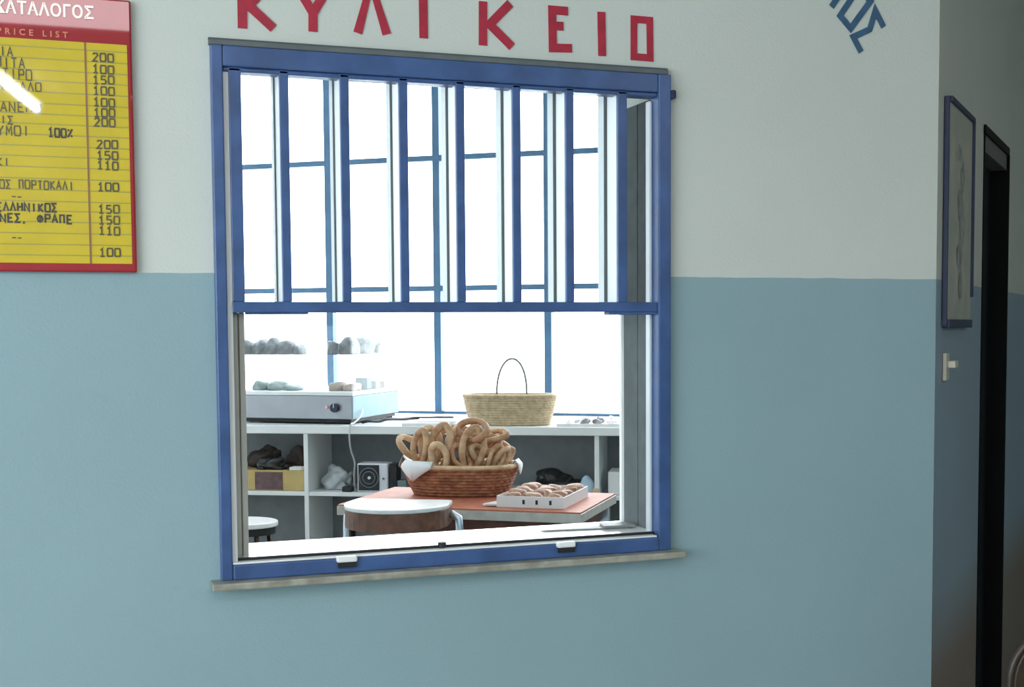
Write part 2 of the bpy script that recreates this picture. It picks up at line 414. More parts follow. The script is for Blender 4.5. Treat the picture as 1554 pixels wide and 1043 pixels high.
# ------------------------------------------------------------------ window_1: the serving hatch
h = struct(bpy.data.objects.new('window_1', None)); COL.objects.link(h)
b = MB()
b.box((-0.0074, -0.022, 0.918), (0.0185, 0.03, 2.105)); b.build('left_stile', M['blue'], h, 0.003)
b = MB(); b.box((1.0715, -0.022, 0.918), (1.1055, 0.03, 2.105)); b.build('right_stile', M['blue'], h, 0.003)
b = MB(); b.box((0.0185, -0.020, 2.060), (1.0715, 0.03, 2.105)).box((0.0185, -0.012, 2.05), (1.0715, 0.03, 2.060)); b.build('header', M['blue'], h, 0.003)
b = MB(); b.box((0.0185, -0.026, 0.918), (1.0715, 0.03, 0.953)); b.build('bottom_rail', M['blue'], h, 0.004)
b = MB(); b.box((0.030, -0.014, 1.519), (1.0715, 0.028, 1.5435)).box((0.94, -0.014, 1.512), (1.0715, 0.02, 1.519)).box((0.06, -0.012, 1.515), (0.20, 0.02, 1.519)); b.build('meeting_rail', M['blue'], h, 0.002)
b = MB(); b.box((-0.010, -0.018, 2.1055), (1.100, 0.0, 2.1175)); b.build('reveal_shade', M['alu'], h, 0.002)  # this strip and the dark one above paint the shade in the top reveal
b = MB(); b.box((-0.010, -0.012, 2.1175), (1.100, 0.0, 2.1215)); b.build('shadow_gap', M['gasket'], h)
b = MB(); b.box((0.0187, -0.006, 0.955), (0.0312, 0.022, 2.05)); b.build('side_gap_light', M['bead'], h)  # white strip stands in for light showing through the gap beside the sash
# upper sash: left stile, seven vertical bars, right stile; deep white backs, blue fronts
b = MB(); b.box((0.0315, -0.012, 1.5435), (0.0585, 0.03, 2.0605)); b.build('bar', M['blue'], h, 0.002)
BX = [0.1528, 0.2897, 0.4268, 0.5637, 0.7035, 0.8395, 0.9783]
for i, x in enumerate(BX):
    hw = 0.0105 if i < 6 else 0.0125
    o = MB().box((x-hw, -0.012, 1.5435), (x+hw, 0.000, 2.0605)).build('bar', M['blue'], h, 0.002)
    g = MB().box((x-hw+0.0005, 0.0002, 1.5435), (x+hw-0.002, 0.058, 2.105)).box((x-hw+0.0005, 0.076, 1.5435), (x+hw-0.002, 0.118, 2.105)).build('glazing_bead', M['bead'], o)
    g['label'] = 'white glazing bead'
    MB().box((x-hw-0.0008, 0.058, 1.5435), (x+hw-0.003, 0.076, 2.105)).build('gasket', M['gasket'], o)
xs = [0.045] + BX
for i in range(7):
    MB().box((xs[i] + 0.006, 0.0635, 1.53), (xs[i+1] - 0.006, 0.0665, 2.055)).build('pane', M['glass'], h)
MB().box((0.045, 0.062, 1.525), (0.985, 0.068, 1.5434)).box((0.045, 0.03, 1.522), (0.985, 0.118, 1.5300)).build('sash_bottom', M['bead'], h)
# right jamb lining: aluminium track with a groove, pale back edge
b = MB(); b.box((1.070, 0.028, 0.957), (1.078, 0.100, 2.05)).box((1.070, 0.106, 0.957), (1.078, 0.192, 2.05)); b.build('jamb_track', M['alu'], h)
MB().box((1.072, 0.098, 0.957), (1.078, 0.108, 2.05)).build('groove', M['gasket'], h)
MB().box((1.0635, 0.016, 0.957), (1.0712, 0.040, 2.045)).build('track_lit_edge', M['alulit'], h, 0.002)  # pale strip paints the light on the front of the grey jamb
MB().box((1.062, 0.192, 0.957), (1.078, 0.206, 2.05)).build('back_bead', M['bead'], h, 0.002)
# left channel below the meeting rail
b = MB(); b.box((0.0315, 0.015, 0.957), (0.0440, 0.055, 1.519)).box((0.0470, 0.02, 0.957), (0.0600, 0.055, 1.519)).box((0.0315, 0.03, 0.957), (0.06, 0.19, 1.519)); b.build('side_channel', M['alul'], h, 0.002)
MB().box((0.012, 0.03, 0.957), (0.030, 0.2, 2.06)).build('left_lining', M['bead'], h)
MB().box((0.012, 0.03, 2.107), (1.078, 0.2, 2.115)).build('head_lining', M['bead'], h)
# white sill boards with a track groove between
b = MB(); b.box((0.012, 0.0092, 0.9535), (1.078, 0.212, 0.963)); b.build('sill_board', M['whitegloss'], h, 0.002)
b = MB(); b.box((0.0187, -0.024, 0.9532), (1.066, 0.0030, 0.9575)); b.build('sill_strip', M['whitegloss'], h, 0.002)
MB().box((0.02, 0.0031, 0.9535), (1.07, 0.0091, 0.9635)).build('groove', M['rubber'], h)
for x in (0.275, 0.817):
    o = MB().box((x-0.024, -0.038, 0.944), (x+0.024, -0.02, 0.958)).build('latch', M['whitegloss'], h, 0.004)
    MB().box((x-0.020, -0.034, 0.932), (x+0.022, -0.0262, 0.944)).build('catch', M['rubber'], o)
MB().cyl((0.513, 0.006), 0.010, 0.9535, 0.970, 12).build('bolt', M['rubber'], h)
# hinge knob on the upper right
b = MB(); b.box((1.1055, -0.024, 2.046), (1.116, -0.004, 2.064)); b.cyl((1.114, -0.016), 0.007, 2.048, 2.068, 10); b.build('hinge', M['pframe'], h, 0.002)
b = MB(); b.box((-0.031, -0.060, 0.902), (1.132, 0.0, 0.918)); o = b.build('stone_sill', M['stone'], h, 0.003)
# loose blade on the white sill
b = MB()
b.prism([(0.800, 0.108), (0.93, 0.090), (1.030, 0.078), (1.035, 0.130), (0.97, 0.135), (0.93, 0.120)], 0.9632, 0.9665)
b.prism([(0.965, 0.080), (1.05, 0.072), (1.055, 0.128), (0.975, 0.136)], 0.9665, 0.9725)
tag(b.build('metal_scraper', M['scraper'], None, 0.001), 'flat grey pointed metal piece lying on the white sill at its right end', 'scraper')

# ------------------------------------------------------------------ painted words
w = thing('painted_sign', 'red painted Greek capitals spelling the word above the blue serving hatch', 'sign', (0, -0.001, 0))
RL = [[[(0.0658, 2.2480), (0.0654, 2.1478)], [(0.128, 2.2505), (0.0793, 2.1991), (0.1335, 2.1526)]],
      [[(0.2226, 2.1956), (0.2219, 2.1516)], [(0.1850, 2.2535), (0.2226, 2.1930), (0.2600, 2.2571)]],
      [[(0.3244, 2.1559), (0.3566, 2.2690), (0.3921, 2.1576)]],
      [[(0.4792, 2.26), (0.4796, 2.1547)]],
      [[(0.6248, 2.2503), (0.6239, 2.1478)], [(0.6921, 2.251), (0.6407, 2.198), (0.6963, 2.1495)]],
      [[(0.8397, 2.2437), (0.799, 2.2437), (0.8002, 2.1538), (0.8496, 2.1560)], [(0.7988, 2.2063), (0.8276, 2.2068)]],
      [[(0.9268, 2.2486), (0.9288, 2.1428)]],
      [[(1.0135, 2.2377), (1.0562, 2.2376), (1.0575, 2.1463), (1.0134, 2.1467), (1.0135, 2.2377)]]]
for L_ in RL:
    b = MB()
    for k, s in enumerate(L_): b.stroke(s, 0.0205 if len(L_[0]) < 5 else 0.0175, 0.0, 0.0015 + 0.0004*k)
    b.build('letter', M['red'], w)
w = thing('painted_sign', 'blue Greek capitals running steeply down the wall at the top right', 'sign', (0, -0.001, 0))
for L_ in ([[(1.6208, 2.3738), (1.5757, 2.3106)]],
           [[(1.6571, 2.3655), (1.6017, 2.2897), (1.6341, 2.2596), (1.6940, 2.3343), (1.6571, 2.3655)]],
           [[(1.7354, 2.2702), (1.7093, 2.3106), (1.6926, 2.2612), (1.6423, 2.2381), (1.667, 2.2005)]]):
    b = MB()
    for s in L_: b.stroke(s, 0.0165, 0.0, 0.0015)
    b.build('letter', M['blet'], w)

# ------------------------------------------------------------------ price list
w = thing('price_list', 'glossy red and yellow Greek price list hung left of the serving hatch', 'poster', (0, 0, 0))
b = MB(); b.box((-0.690, -0.016, 1.606), (-0.1715, -0.002, 2.187)); b.build('board', M['pred'], w, 0.004)
MB().box((-0.680, -0.0170, 1.6245), (-0.1815, -0.0160, 2.0915)).build('yellow_sheet', M['pyel'], w)
zl = [2.0754, 2.0519, 2.0284, 2.0063, 1.9828, 1.9592, 1.937, 1.9162, 1.894, 1.8704, 1.8485, 1.8260, 1.8021, 1.7784, 1.7546, 1.7341, 1.7113, 1.6875, 1.6637, 1.6412]
b = MB()
for z in zl: b.box((-0.680, -0.0176, z - 0.0012), (-0.1815, -0.0170, z + 0.0012))
b.build('printed_rules', M['pline'], w)
b = MB().box((-0.2685, -0.0178, 1.6245), (-0.2645, -0.0170, 2.0915)); b.build('column_rule', M['pcol'], w)
YT = -0.0178
text_mesh('heading', [('ΤΙΜΟΚΑΤΑΛΟΓΟΣ', -0.2465, 2.1415, 0.0260, 'RIGHT', 0.84)], M['cream'], w, YT)
text_mesh('subheading', [('P R I C E   L I S T', -0.300, 2.0985, 0.0125, 'RIGHT', 1.02)], M['salmon'], w, YT)
# hand-lettered entries: a small stroke alphabet, strokes in a unit box
_o = [(.1, .0), (.9, .0), (1, .2), (1, .8), (.9, 1), (.1, 1), (0, .8), (0, .2), (.1, .0)]
GLY = {'0': [_o], 'Ο': [_o], '1': [[(.15, .75), (.5, 1), (.5, 0)], [(.1, 0), (.9, 0)]], '2': [[(.05, .85), (.3, 1), (.8, 1), (.95, .75), (.05, 0), (1, 0)]],
       '5': [[(.95, 1), (.15, 1), (.1, .55), (.75, .55), (1, .3), (.75, 0), (.05, 0)]], '%': [[(0, 0), (1, 1)], [(.05, .95), (.3, .75)], [(.7, .25), (.95, .05)]],
       'Α': [[(0, 0), (.5, 1), (1, 0)], [(.2, .36), (.8, .36)]], 'Λ': [[(0, 0), (.5, 1), (1, 0)]], 'Υ': [[(0, 1), (.5, .5), (1, 1)], [(.5, .5), (.5, 0)]],
       'Ρ': [[(.1, 0), (.1, 1), (.9, 1), (1, .75), (.9, .5), (.1, .5)]], 'Ι': [[(.5, 0), (.5, 1)]], 'Τ': [[(0, 1), (1, 1)], [(.5, 1), (.5, 0)]],
       'Σ': [[(1, 1), (.05, 1), (.55, .5), (.05, 0), (1, 0)]], 'Π': [[(.1, 0), (.1, 1), (.9, 1), (.9, 0)]], 'Μ': [[(.05, 0), (.1, 1), (.5, .4), (.9, 1), (.95, 0)]],
       'Ε': [[(1, 1), (.1, 1), (.1, 0), (1, 0)], [(.1, .5), (.8, .5)]], 'Γ': [[(1, 1), (.1, 1), (.1, 0)]], 'Ν': [[(.05, 0), (.05, 1), (.95, 0), (.95, 1)]],
       'Χ': [[(0, 0), (1, 1)], [(0, 1), (1, 0)]], 'Κ': [[(.1, 0), (.1, 1)], [(.95, 1), (.15, .5), (1, 0)]], 'Η': [[(.05, 0), (.05, 1)], [(.95, 0), (.95, 1)], [(.05, .5), (.95, .5)]],
       'Φ': [[(.5, 0), (.5, 1)], [(.2, .2), (.8, .2), (1, .5), (.8, .8), (.2, .8), (0, .5), (.2, .2)]], ',': [[(.3, .15), (.15, -.15)]], '-': [[(0, .5), (1, .5)]], ' ': []}
def lettered(name, t, xr, z, h, pitch, m, wd):
    b = MB(); n = len(t)
    for k, ch in enumerate(t):
        x0 = xr - (n - k) * pitch; jz = 0.0006 * math.sin(5.1 * k + z * 90)
        for q, st_ in enumerate(GLY[ch]): b.stroke([(x0 + p[0] * pitch * 0.70, z + jz + p[1] * h) for p in st_], wd, YT + 0.0006, 0.0009 + 0.0002 * q)
    return b.build(name, m, w)
for t, z in zip(['200', '100', '150', '100', '100', '100', '200', '200', '150', '110', '100', '150', '150', '110', '100'],
                [2.0533, 2.0289, 2.0067, 1.983, 1.9593, 1.9374, 1.9165, 1.8704, 1.8466, 1.8256, 1.7797, 1.7329, 1.709, 1.6865, 1.640]):
    lettered('price', t, -0.2015 - 0.004 * (z > 1.9), z, 0.0165, 0.0155, M['ink'], 0.0034)
for t, xr, z, hh, pi_ in (('ΥΡΙΑ', -0.406, 2.0535, 0.0185, 0.014), ('ΤΟΣΤ ΠΙΤΑ', -0.383, 2.0300, 0.020, 0.0150), ('ΣΠΙΤΙΡΟ', -0.370, 2.0060, 0.021, 0.0150), ('ΜΕΓΑΛΟ', -0.352, 1.9835, 0.0175, 0.0150),
                          ('ΑΝΕΜΟ', -0.354, 1.9390, 0.0195, 0.0165), ('ΠΙΣ', -0.409, 1.9130, 0.016, 0.0140), ('ΧΥΜΟΙ', -0.378, 1.8895, 0.020, 0.0165), ('ΚΑΚΙ', -0.419, 1.8265, 0.016, 0.014),
                          ('ΧΥΜΟΣ ΠΟΡΤΟΚΑΛΙ', -0.294, 1.7795, 0.0175, 0.0124), ('--', -0.398, 1.757, 0.010, 0.0110), ('--', -0.400, 1.672, 0.010, 0.0110)):
    lettered('entry', t, xr, z, hh, pi_, M['ink'], 0.0027)
for t, xr, z, hh, pi_ in (('100%', -0.293, 1.8905, 0.0175, 0.0128), ('ΕΛΛΗΝΙΚΟΣ', -0.328, 1.7325, 0.0170, 0.0136), ('ΝΕΣ, ΦΡΑΠΕ', -0.298, 1.7090, 0.0170, 0.0146)):
    lettered('entry', t, xr, z, hh, pi_, M['inkb'], 0.0037)

# ------------------------------------------------------------------ hall lamps (above and behind the camera; the right one added)
w = thing('ceiling_light', 'wide ceiling lamp with a pale diffuser overhead', 'lamp', (-0.45, -3.46, ZC))
MB().box((-0.75, -0.36, -0.06), (0.75, 0.36, 0.0)).build('housing', M['cwhite'], w, 0.004)
MB().box((-0.72, -0.33, -0.075), (0.72, 0.33, -0.0605)).build('diffuser', LAMP, w, 0.004)
w = thing('ceiling_light', 'added unseen ceiling lamp at the right, brightening the side wall', 'lamp', (3.4, -4.2, ZC))  # unseen lamp added to lift the side wall
MB().box((-0.75, -0.36, -0.06), (0.75, 0.36, 0.0)).build('housing', M['cwhite'], w, 0.004)
MB().box((-0.72, -0.33, -0.075), (0.72, 0.33, -0.0605)).build('diffuser', LAMP, w, 0.004)
w = thing('tube_light', 'single fluorescent tube on the hall ceiling', 'lamp', (-0.535, -5.75, ZC), R_(10))
MB().box((-0.05, -0.62, -0.05), (0.05, 0.62, 0.0)).build('housing', M['cwhite'], w, 0.004)
MB().tube([(0, -0.6, -0.075), (0, 0.52, -0.075)], 0.024, 12).build('tube', TUBE, w)

# ------------------------------------------------------------------ side wall: notice board, switch, door
def side_obj(loc_s, z): 
    p = Vector((CX, 0, 0)) + DS * loc_s; return (p.x, p.y, z)
w = thing('notice_board', 'tall faded map poster with blue edging on the dark side wall', 'poster', side_obj(0.09, 1.478), AS)
WB, HB = 0.46, 0.636
MB().box((0, -0.014, 0), (WB, -0.001, HB)).build('backing', M['paper'], w)
for nm, a, c in (('side_frame', (-0.002, -0.0155, 0), (0.010, -0.001, HB)), ('side_frame', (WB-0.012, -0.022, 0.09), (WB+0.004, -0.001, HB)), ('top_frame', (0.0141, -0.022, HB-0.014), (WB-0.0121, -0.001, HB + 0.002)), ('bottom_frame', (0.0141, -0.022, -0.004), (WB - 0.01, -0.001, 0.020))):
    MB().box(a, c).build(nm, M['pframe'], w, 0.002)
b = MB()
rnd = random.Random(3)
for (x, z, dx, dz) in ((0.2, 0.50, 0.06, 0.03), (0.26, 0.44, 0.04, 0.05), (0.22, 0.36, 0.06, 0.05), (0.26, 0.28, 0.05, 0.05), (0.22, 0.20, 0.055, 0.055), (0.24, 0.12, 0.04, 0.045)):
    k = 9; b_pts = [(x + dx*math.cos(2*PI*i/k)*rnd.uniform(.6, 1.2), z + dz*math.sin(2*PI*i/k)*rnd.uniform(.6, 1.2)) for i in range(k)]
    c0 = [b.bm.verts.new((p[0], -0.0150, p[1])) for p in b_pts]; b.bm.faces.new(c0)
    MB_ = MB(); MB_.bm.faces.new([MB_.bm.verts.new((p[0], -0.0146 - 0.0002*len(b.bm.faces), p[1])) for p in b_pts]); MB_.build('map_print', M['mapink'], w)
b.bm.free()
w = thing('light_switch', 'small ivory light switch below the framed map poster', 'switch', side_obj(0.115, 1.325), AS)
MB().box((0, -0.012, 0), (0.055, -0.001, 0.078)).build('plate', M['switch'], w, 0.003)
MB().box((0.018, -0.034, 0.036), (0.075, -0.012, 0.056)).build('rocker', M['switch'], w, 0.003)
d = struct(bpy.data.objects.new('door_1', None)); COL.objects.link(d); d.location = side_obj(0, 0); d.rotation_euler = (0, 0, AS)
MB().box((DO0-0.012, -0.008, DZ), (DO1+0.012, -0.001, DZ + 0.028)).box((DO0-0.004, -0.004, 0), (DO0 + 0.012, 0.10, DZ)).box((DO1-0.012, -0.010, 0), (DO1+0.004, 0.10, DZ)).build('door_frame', M['dframe'], d)
MB().box((DO0+0.012, 0.0, DZ-0.055), (DO1-0.012, 0.10, DZ)).build('lintel', M['dgrey'], d)
MB().box((DO0+0.013, 0.055, 0.005), (DO1-0.013, 0.095, DZ-0.056)).build('door_leaf', M['door'], d)

# dark chair standing at the bend, only the edge of its back in view
w = thing('wooden_chair', 'dark brown wooden chair by the side wall at the bottom right', 'chair', (1.885, -0.66, 0), R_(-18))
def chair_back():
    b = MB(); n = 10; pts = []
    for i in range(n+1):
        a = PI/2 * i / n; pts.append((-0.20 + 0.13*(1-math.cos(PI/2 - a)) if False else -0.07 - 0.13*math.cos(a), 0.66 + 0.13*math.sin(a)))
    prof = [(-0.20, 0.46)] + pts + [(-x, z) for x, z in reversed(pts)] + [(0.20, 0.46)]
    A = [b.bm.verts.new((x, 0.0, z)) for x, z in prof]; B = [b.bm.verts.new((x, 0.03, z)) for x, z in prof]
    b.bm.faces.new(A); b.bm.faces.new(B[::-1]); k = len(prof)
    for i in range(k): b.bm.faces.new((A[i], B[i], B[(i+1) % k], A[(i+1) % k]))
    return b, prof
b, prof = chair_back(); b.build('backrest', M['dwood'], w, 0.004)
MB().tube([(x*1.02, 0.014, z + 0.002) for x, z in prof], 0.010, 8).build('back_edge', M['dwood'], w)
MB().box((-0.21, 0.035, 0.42), (0.21, 0.45, 0.455)).build('seat', M['dwood'], w, 0.008)
for x, y in ((-0.19, 0.015), (0.19, 0.015), (-0.18, 0.42), (0.18, 0.42)):
    MB().tube([(x, y, 0), (x*0.98, y, 0.425 if y > 0.1 else 0.47)], 0.016, 8).build('leg', M['dwood'], w)

# ================================================================== KIOSK
# ------------------------------------------------------------------ counter with open shelves
def wall_v(u): return 5.605 - 0.158 * (u + 0.865)
ct = thing('counter', 'white counter top running along under the kiosk window', 'counter', (0, 0, 0), TH)
b = MB(); b.prism([(-3.05, 4.52), (1.85, 4.52), (1.85, wall_v(1.85) - 0.012), (-3.05, wall_v(-3.05) - 0.012)], 0.872, 0.92); b.build('worktop', M['cwhite'], ct, 0.004)
MB().box((-3.0, 4.98, 0.0), (1.8, 5.0, 0.872)).build('back_panel', M['cshade'], ct)
for u in (-2.9, -1.374, 0.329, 1.78):
    o = MB().box((u-0.0135, 4.535, 0.0), (u+0.0135, 4.98, 0.872)).build('divider', M['cwhite'], ct, 0.002)
    if u == 0.329: MB().box((u-0.022, 4.515, 0.53), (u+0.010, 4.5345, 0.575)).build('foot_cap', M['rim'], o, 0.004)
for a, c in ((-2.886, -1.388), (-1.360, 0.315), (0.343, 1.766)):
    MB().box((a, 4.54, 0.507), (c, 4.979, 0.531)).build('shelf', M['cwhite'], ct, 0.002)

# ------------------------------------------------------------------ glass display case
TC = TH - R_(7.5)
def loc_case(x, y, z):
    o = UV(-1.11, 4.61); c, s = math.cos(TC), math.sin(TC); x -= 0.41
    return Vector((o.x + x*c - y*s, o.y + x*s + y*c, 0.92 + z))
dc = thing('display_case', 'steel and glass heated display case on the left of the white counter', 'display case', loc_case(0, 0, 0), TC)
CW, CD = 0.41, 0.70
MB().box((-CW, 0, 0.030), (CW-0.003, CD, 0.168)).build('base', M['steel'], dc, 0.005)
o = MB().box((CW-0.0028, 0.004, 0.034), (CW, CD-0.004, 0.166)).build('lit_side', M['litside'], dc, 0.001); o['label'] = 'side of the steel base with its pale light painted on'  # pale blue sheet paints the light caught on the side of the base
MB().box((-CW-0.004, -0.006, 0.1685), (CW+0.004, CD, 0.192)).build('base_top', M['cwhite'], dc, 0.004)
for x, y in ((-CW+0.05, 0.05), (CW-0.05, 0.05), (-CW+0.05, CD-0.05), (CW-0.05, CD-0.05)):
    MB().cyl((x, y), 0.022, 0.0, 0.030, 12).build('foot', M['rubber'], dc)
MB().box((-CW+0.02, 0.02, 0.008), (CW-0.02, CD-0.02, 0.0298)).build('underside', M['rubber'], dc)
kb = MB(); kb.tube([(0.30, -0.001, 0.098), (0.30, -0.028, 0.098)], 0.026, 20); kn = kb.build('knob', M['knob'], dc, 0.003)
MB().box((0.298, -0.031, 0.098), (0.302, -0.028, 0.122)).build('pointer', M['card'], kn)
MB().tube([(0.245, -0.001, 0.102), (0.245, -0.010, 0.102)], 0.010, 14).build('pilot_lamp', M['pink'], dc)
for nm, a, c in (('front_glass', (-CW+0.008, 0.006, 0.192), (CW-0.008, 0.011, 0.575)), ('rear_glass', (-CW+0.008, CD-0.011, 0.192), (CW-0.008, CD-0.006, 0.575)),
                 ('side_glass', (-CW+0.002, 0.006, 0.192), (-CW+0.0075, CD-0.006, 0.575)), ('side_glass', (CW-0.0075, 0.006, 0.192), (CW-0.002, CD-0.006, 0.575)),
                 ('top_glass', (-CW+0.002, 0.006, 0.5755), (CW-0.002, CD-0.006, 0.581)), ('glass_shelf', (-CW+0.009, 0.02, 0.400), (CW-0.009, CD-0.02, 0.406))):
    MB().box(a, c).build(nm, M['glass'], dc)

GR = 'wrapped rolls on the glass shelf of the display case'
def roll(x, y, z, rx, ry, rz_, a, m, lab, grp, seed):
    o = MB().lump((0, 0, rz_ * 0.55), (rx, ry, rz_), seed, 0.14, 3, sq=0.75).build('bread_roll', m, None)
    o.location = loc_case(x, y, z); o.rotation_euler = (0, 0, TC + a)
    tag(o, lab, 'bread roll', grp)
LU = 'grey wrapped bread roll on the upper glass shelf, left heap'
RU = 'grey wrapped bread roll on the upper glass shelf, right heap'
for i, (x, y, ln, hh) in enumerate(((-0.155, 0.125, 0.05, 0.060), (-0.070, 0.125, 0.045, 0.056), (0.010, 0.125, 0.055, 0.040), (-0.24, 0.125, 0.05, 0.058), (-0.325, 0.125, 0.05, 0.055))):
    roll(x, y, 0.4066, 0.037, 0.080, hh, random.uniform(-.06, .06), M['roll'], LU, 'rolls in the left heap on the glass shelf', i)
for i, (x, y, hh) in enumerate(((0.243, 0.125, 0.056), (0.340, 0.125, 0.062), (0.24, 0.32, 0.054), (0.340, 0.32, 0.060), (0.340, 0.51, 0.054))):
    roll(x, y, 0.4066, 0.042, 0.082, hh, random.uniform(-.06, .06), M['roll'], RU, 'rolls in the right heap on the glass shelf', 20 + i)
for i, (x, hh) in enumerate(((-0.15, 0.032), (-0.04, 0.02), (-0.26, 0.035))):
    roll(x, 0.14, 0.1930, 0.042, 0.07, hh, 0, M['rollg'], 'greenish filled roll on the floor of the display case, at its left', 'greenish rolls low in the display case', 40 + i)
for i, (x, y, hh) in enumerate(((0.255, 0.13, 0.034), (0.347, 0.13, 0.030))):
    roll(x, y, 0.193, 0.042, 0.07, hh, 0, M['rollp'], ('tan pastry on the case floor behind the black knob', 'tan pastry on the case floor at the front right corner')[i], None, 50 + i)
for i, (x, y, hh, m) in enumerate(((0.345, 0.30, 0.055, 'teal'), (0.345, 0.43, 0.036, 'rollg'), (0.345, 0.56, 0.032, 'rollp'))):
    o = MB().box((-0.04, -0.035, 0), (0.04, 0.035, hh*1.3)).build('food_carton', M[m], None, 0.006)
    o.location = loc_case(x, y, 0.1925); o.rotation_euler = (0, 0, TC)
    tag(o, ('pale grey carton standing in the display case along its right side', 'small green-grey carton in the middle of the case right side', 'small tan carton at the back right of the display case')[i], 'carton')

# cables
def cab(pts, r, m, name, lab, cat):
    P = [Vector(p) for p in pts]; out = []
    for i in range(len(P)-1):
        p0, p1, p2, p3 = P[max(i-1, 0)], P[i], P[i+1], P[min(i+2, len(P)-1)]
        for k in range(8):
            t = k/8
            out.append(0.5*((2*p1) + (p2-p0)*t + (2*p0-5*p1+4*p2-p3)*t*t + (3*p1-p0-3*p2+p3)*t**3))
    out.append(P[-1])
    o = MB().tube(out, r, 8).build(name, M[m], None); tag(o, lab, cat); return o
cab([UV(-1.085, 4.72, 1.00), UV(-1.07, 4.62, 0.965), UV(-1.085, 4.545, 0.935), UV(-1.090, 4.520, 0.9335), UV(-1.094, 4.505, 0.922), UV(-1.097, 4.502, 0.895), UV(-1.10, 4.503, 0.85), UV(-1.105, 4.545, 0.78), UV(-1.10, 4.60, 0.70), UV(-1.11, 4.62, 0.64), UV(-1.115, 4.64, 0.56), UV(-1.11, 4.66, 0.538)], 0.0052, 'cable', 'power_cable', 'pale power cable drooping from the counter edge to the shelf', 'cable')
cab([UV(-1.075, 4.68, 0.93), UV(-1.03, 4.66, 0.938), UV(-0.99, 4.74, 0.932), UV(-0.955, 4.80, 0.94), UV(-0.90, 4.95, 0.93), UV(-0.84, 5.05, 0.93), UV(-0.62, 5.1, 0.93)], 0.009, 'rubber', 'power_cable', 'black cable lying on the counter right of the display case', 'cable')

# papers on the counter
pp = thing('paper_stack', 'white papers with a pink print on the counter beside the display case', 'papers', UV(-0.80, 4.535, 0.92), TH)
MB().prism([(0, 0), (0.28, 0.01), (0.30, 0.30), (0.02, 0.28)], 0, 0.018).build('sheet', M['card'], pp, 0.003)
MB().prism([(0.08, 0.03), (0.31, 0.05), (0.29, 0.30), (0.04, 0.28)], 0.0185, 0.026).build('sheet', M['cloth'], pp)
MB().box((0.09, 0.06, 0.0262), (0.26, 0.11, 0.0272)).build('pink_print', M['pinkp'], pp)

# tray with small dark pieces at the right of the counter
tr = thing('paper_tray', 'flat white paper tray of small dark pastries on the counter right of the straw basket', 'tray', UV(0.10, 4.54, 0.92), TH)
MB().box((0, 0, 0), (0.52, 0.34, 0.006)).box((0, 0, 0.006), (0.52, 0.006, 0.018)).box((0, 0.334, 0.006), (0.52, 0.34, 0.018)).box((0, 0.006, 0.006), (0.006, 0.334, 0.018)).box((0.514, 0.006, 0.006), (0.52, 0.334, 0.018)).build('tray_base', M['card'], tr)
for i in range(12):
    x, y = 0.07 + 0.078 * (i % 6) + random.uniform(-.012, .012), 0.11 + 0.13 * (i // 6) + random.uniform(-.02, .02)
    o = MB().lump((0, 0, 0.012), (0.027, 0.03, 0.020), 70 + i, 0.3, 2).build('small_pastry', M['roll' if i % 3 else 'card'], None)
    o.location = UV(0.10 + x, 4.54 + y, 0.927); o.rotation_euler = (0, 0, TH)
    tag(o, 'small greyish pastry on the flat white tray at the right of the counter' if i % 3 else 'small sugar-white pastry on the flat tray at the right of the counter', 'pastry', 'greyish pastries on the counter tray' if i % 3 else 'white pastries on the counter tray')

# ------------------------------------------------------------------ woven baskets
def oval_ring(rx, ry, z, n, wob=0.0, phase=0, k=24, tz=None):
    out = []
    for i in range(n):
        a = 2*PI*i/n; q = 1 + wob * math.sin(k*a + phase)
        sx = math.copysign(abs(math.cos(a))**0.8, math.cos(a)); sy = math.copysign(abs(math.sin(a))**0.8, math.sin(a))
        out.append((rx*q*sx, ry*q*sy, z + (tz(a) if tz else 0)))
    return out
def basket_body(bx, by, tx, ty, hgt, n_r, th, k):
    b = MB()
    for j in range(n_r):
        f = (j + 0.5)/n_r; g = f**0.8
        b.tube(oval_ring(bx + (tx-bx)*g, by + (ty-by)*g, f*hgt, 120, th*0.35/bx, PI*(j % 2), k), th, 6, True)
    # inner lining so it is not see-through, and a floor
    A = [b.bm.verts.new(p) for p in oval_ring(bx-th*.6, by-th*.6, th, 60)]; B = [b.bm.verts.new(p) for p in oval_ring(tx-th*.9, ty-th*.9, hgt, 60)]
    for i in range(60): b.bm.faces.new((A[i], A[(i+1) % 60], B[(i+1) % 60], B[i]))
    b.bm.faces.new(A)
    return b
# straw shopping basket with a thin handle on the counter
sb = thing('straw_basket', 'empty pale straw basket with a thin looped handle on the counter by the window', 'basket', UV(-0.195, 4.70, 0.9225), TH)
basket_body(0.225, 0.10, 0.268, 0.125, 0.165, 12, 0.0085, 36).build('body', M['straw'], sb)
MB().tube(oval_ring(0.270, 0.127, 0.168, 80), 0.009, 8, True).build('rim', M['straw'], sb)
hp = []
for i in range(25):
    a = PI*i/24; hp.append((0.02 - 0.088*math.cos(a) if True else 0, -0.05 + 0.02*math.sin(a), 0.165 + 0.215*math.sin(a)**0.85))
MB().tube(hp, 0.0062, 8).build('handle', M['handle'], sb)

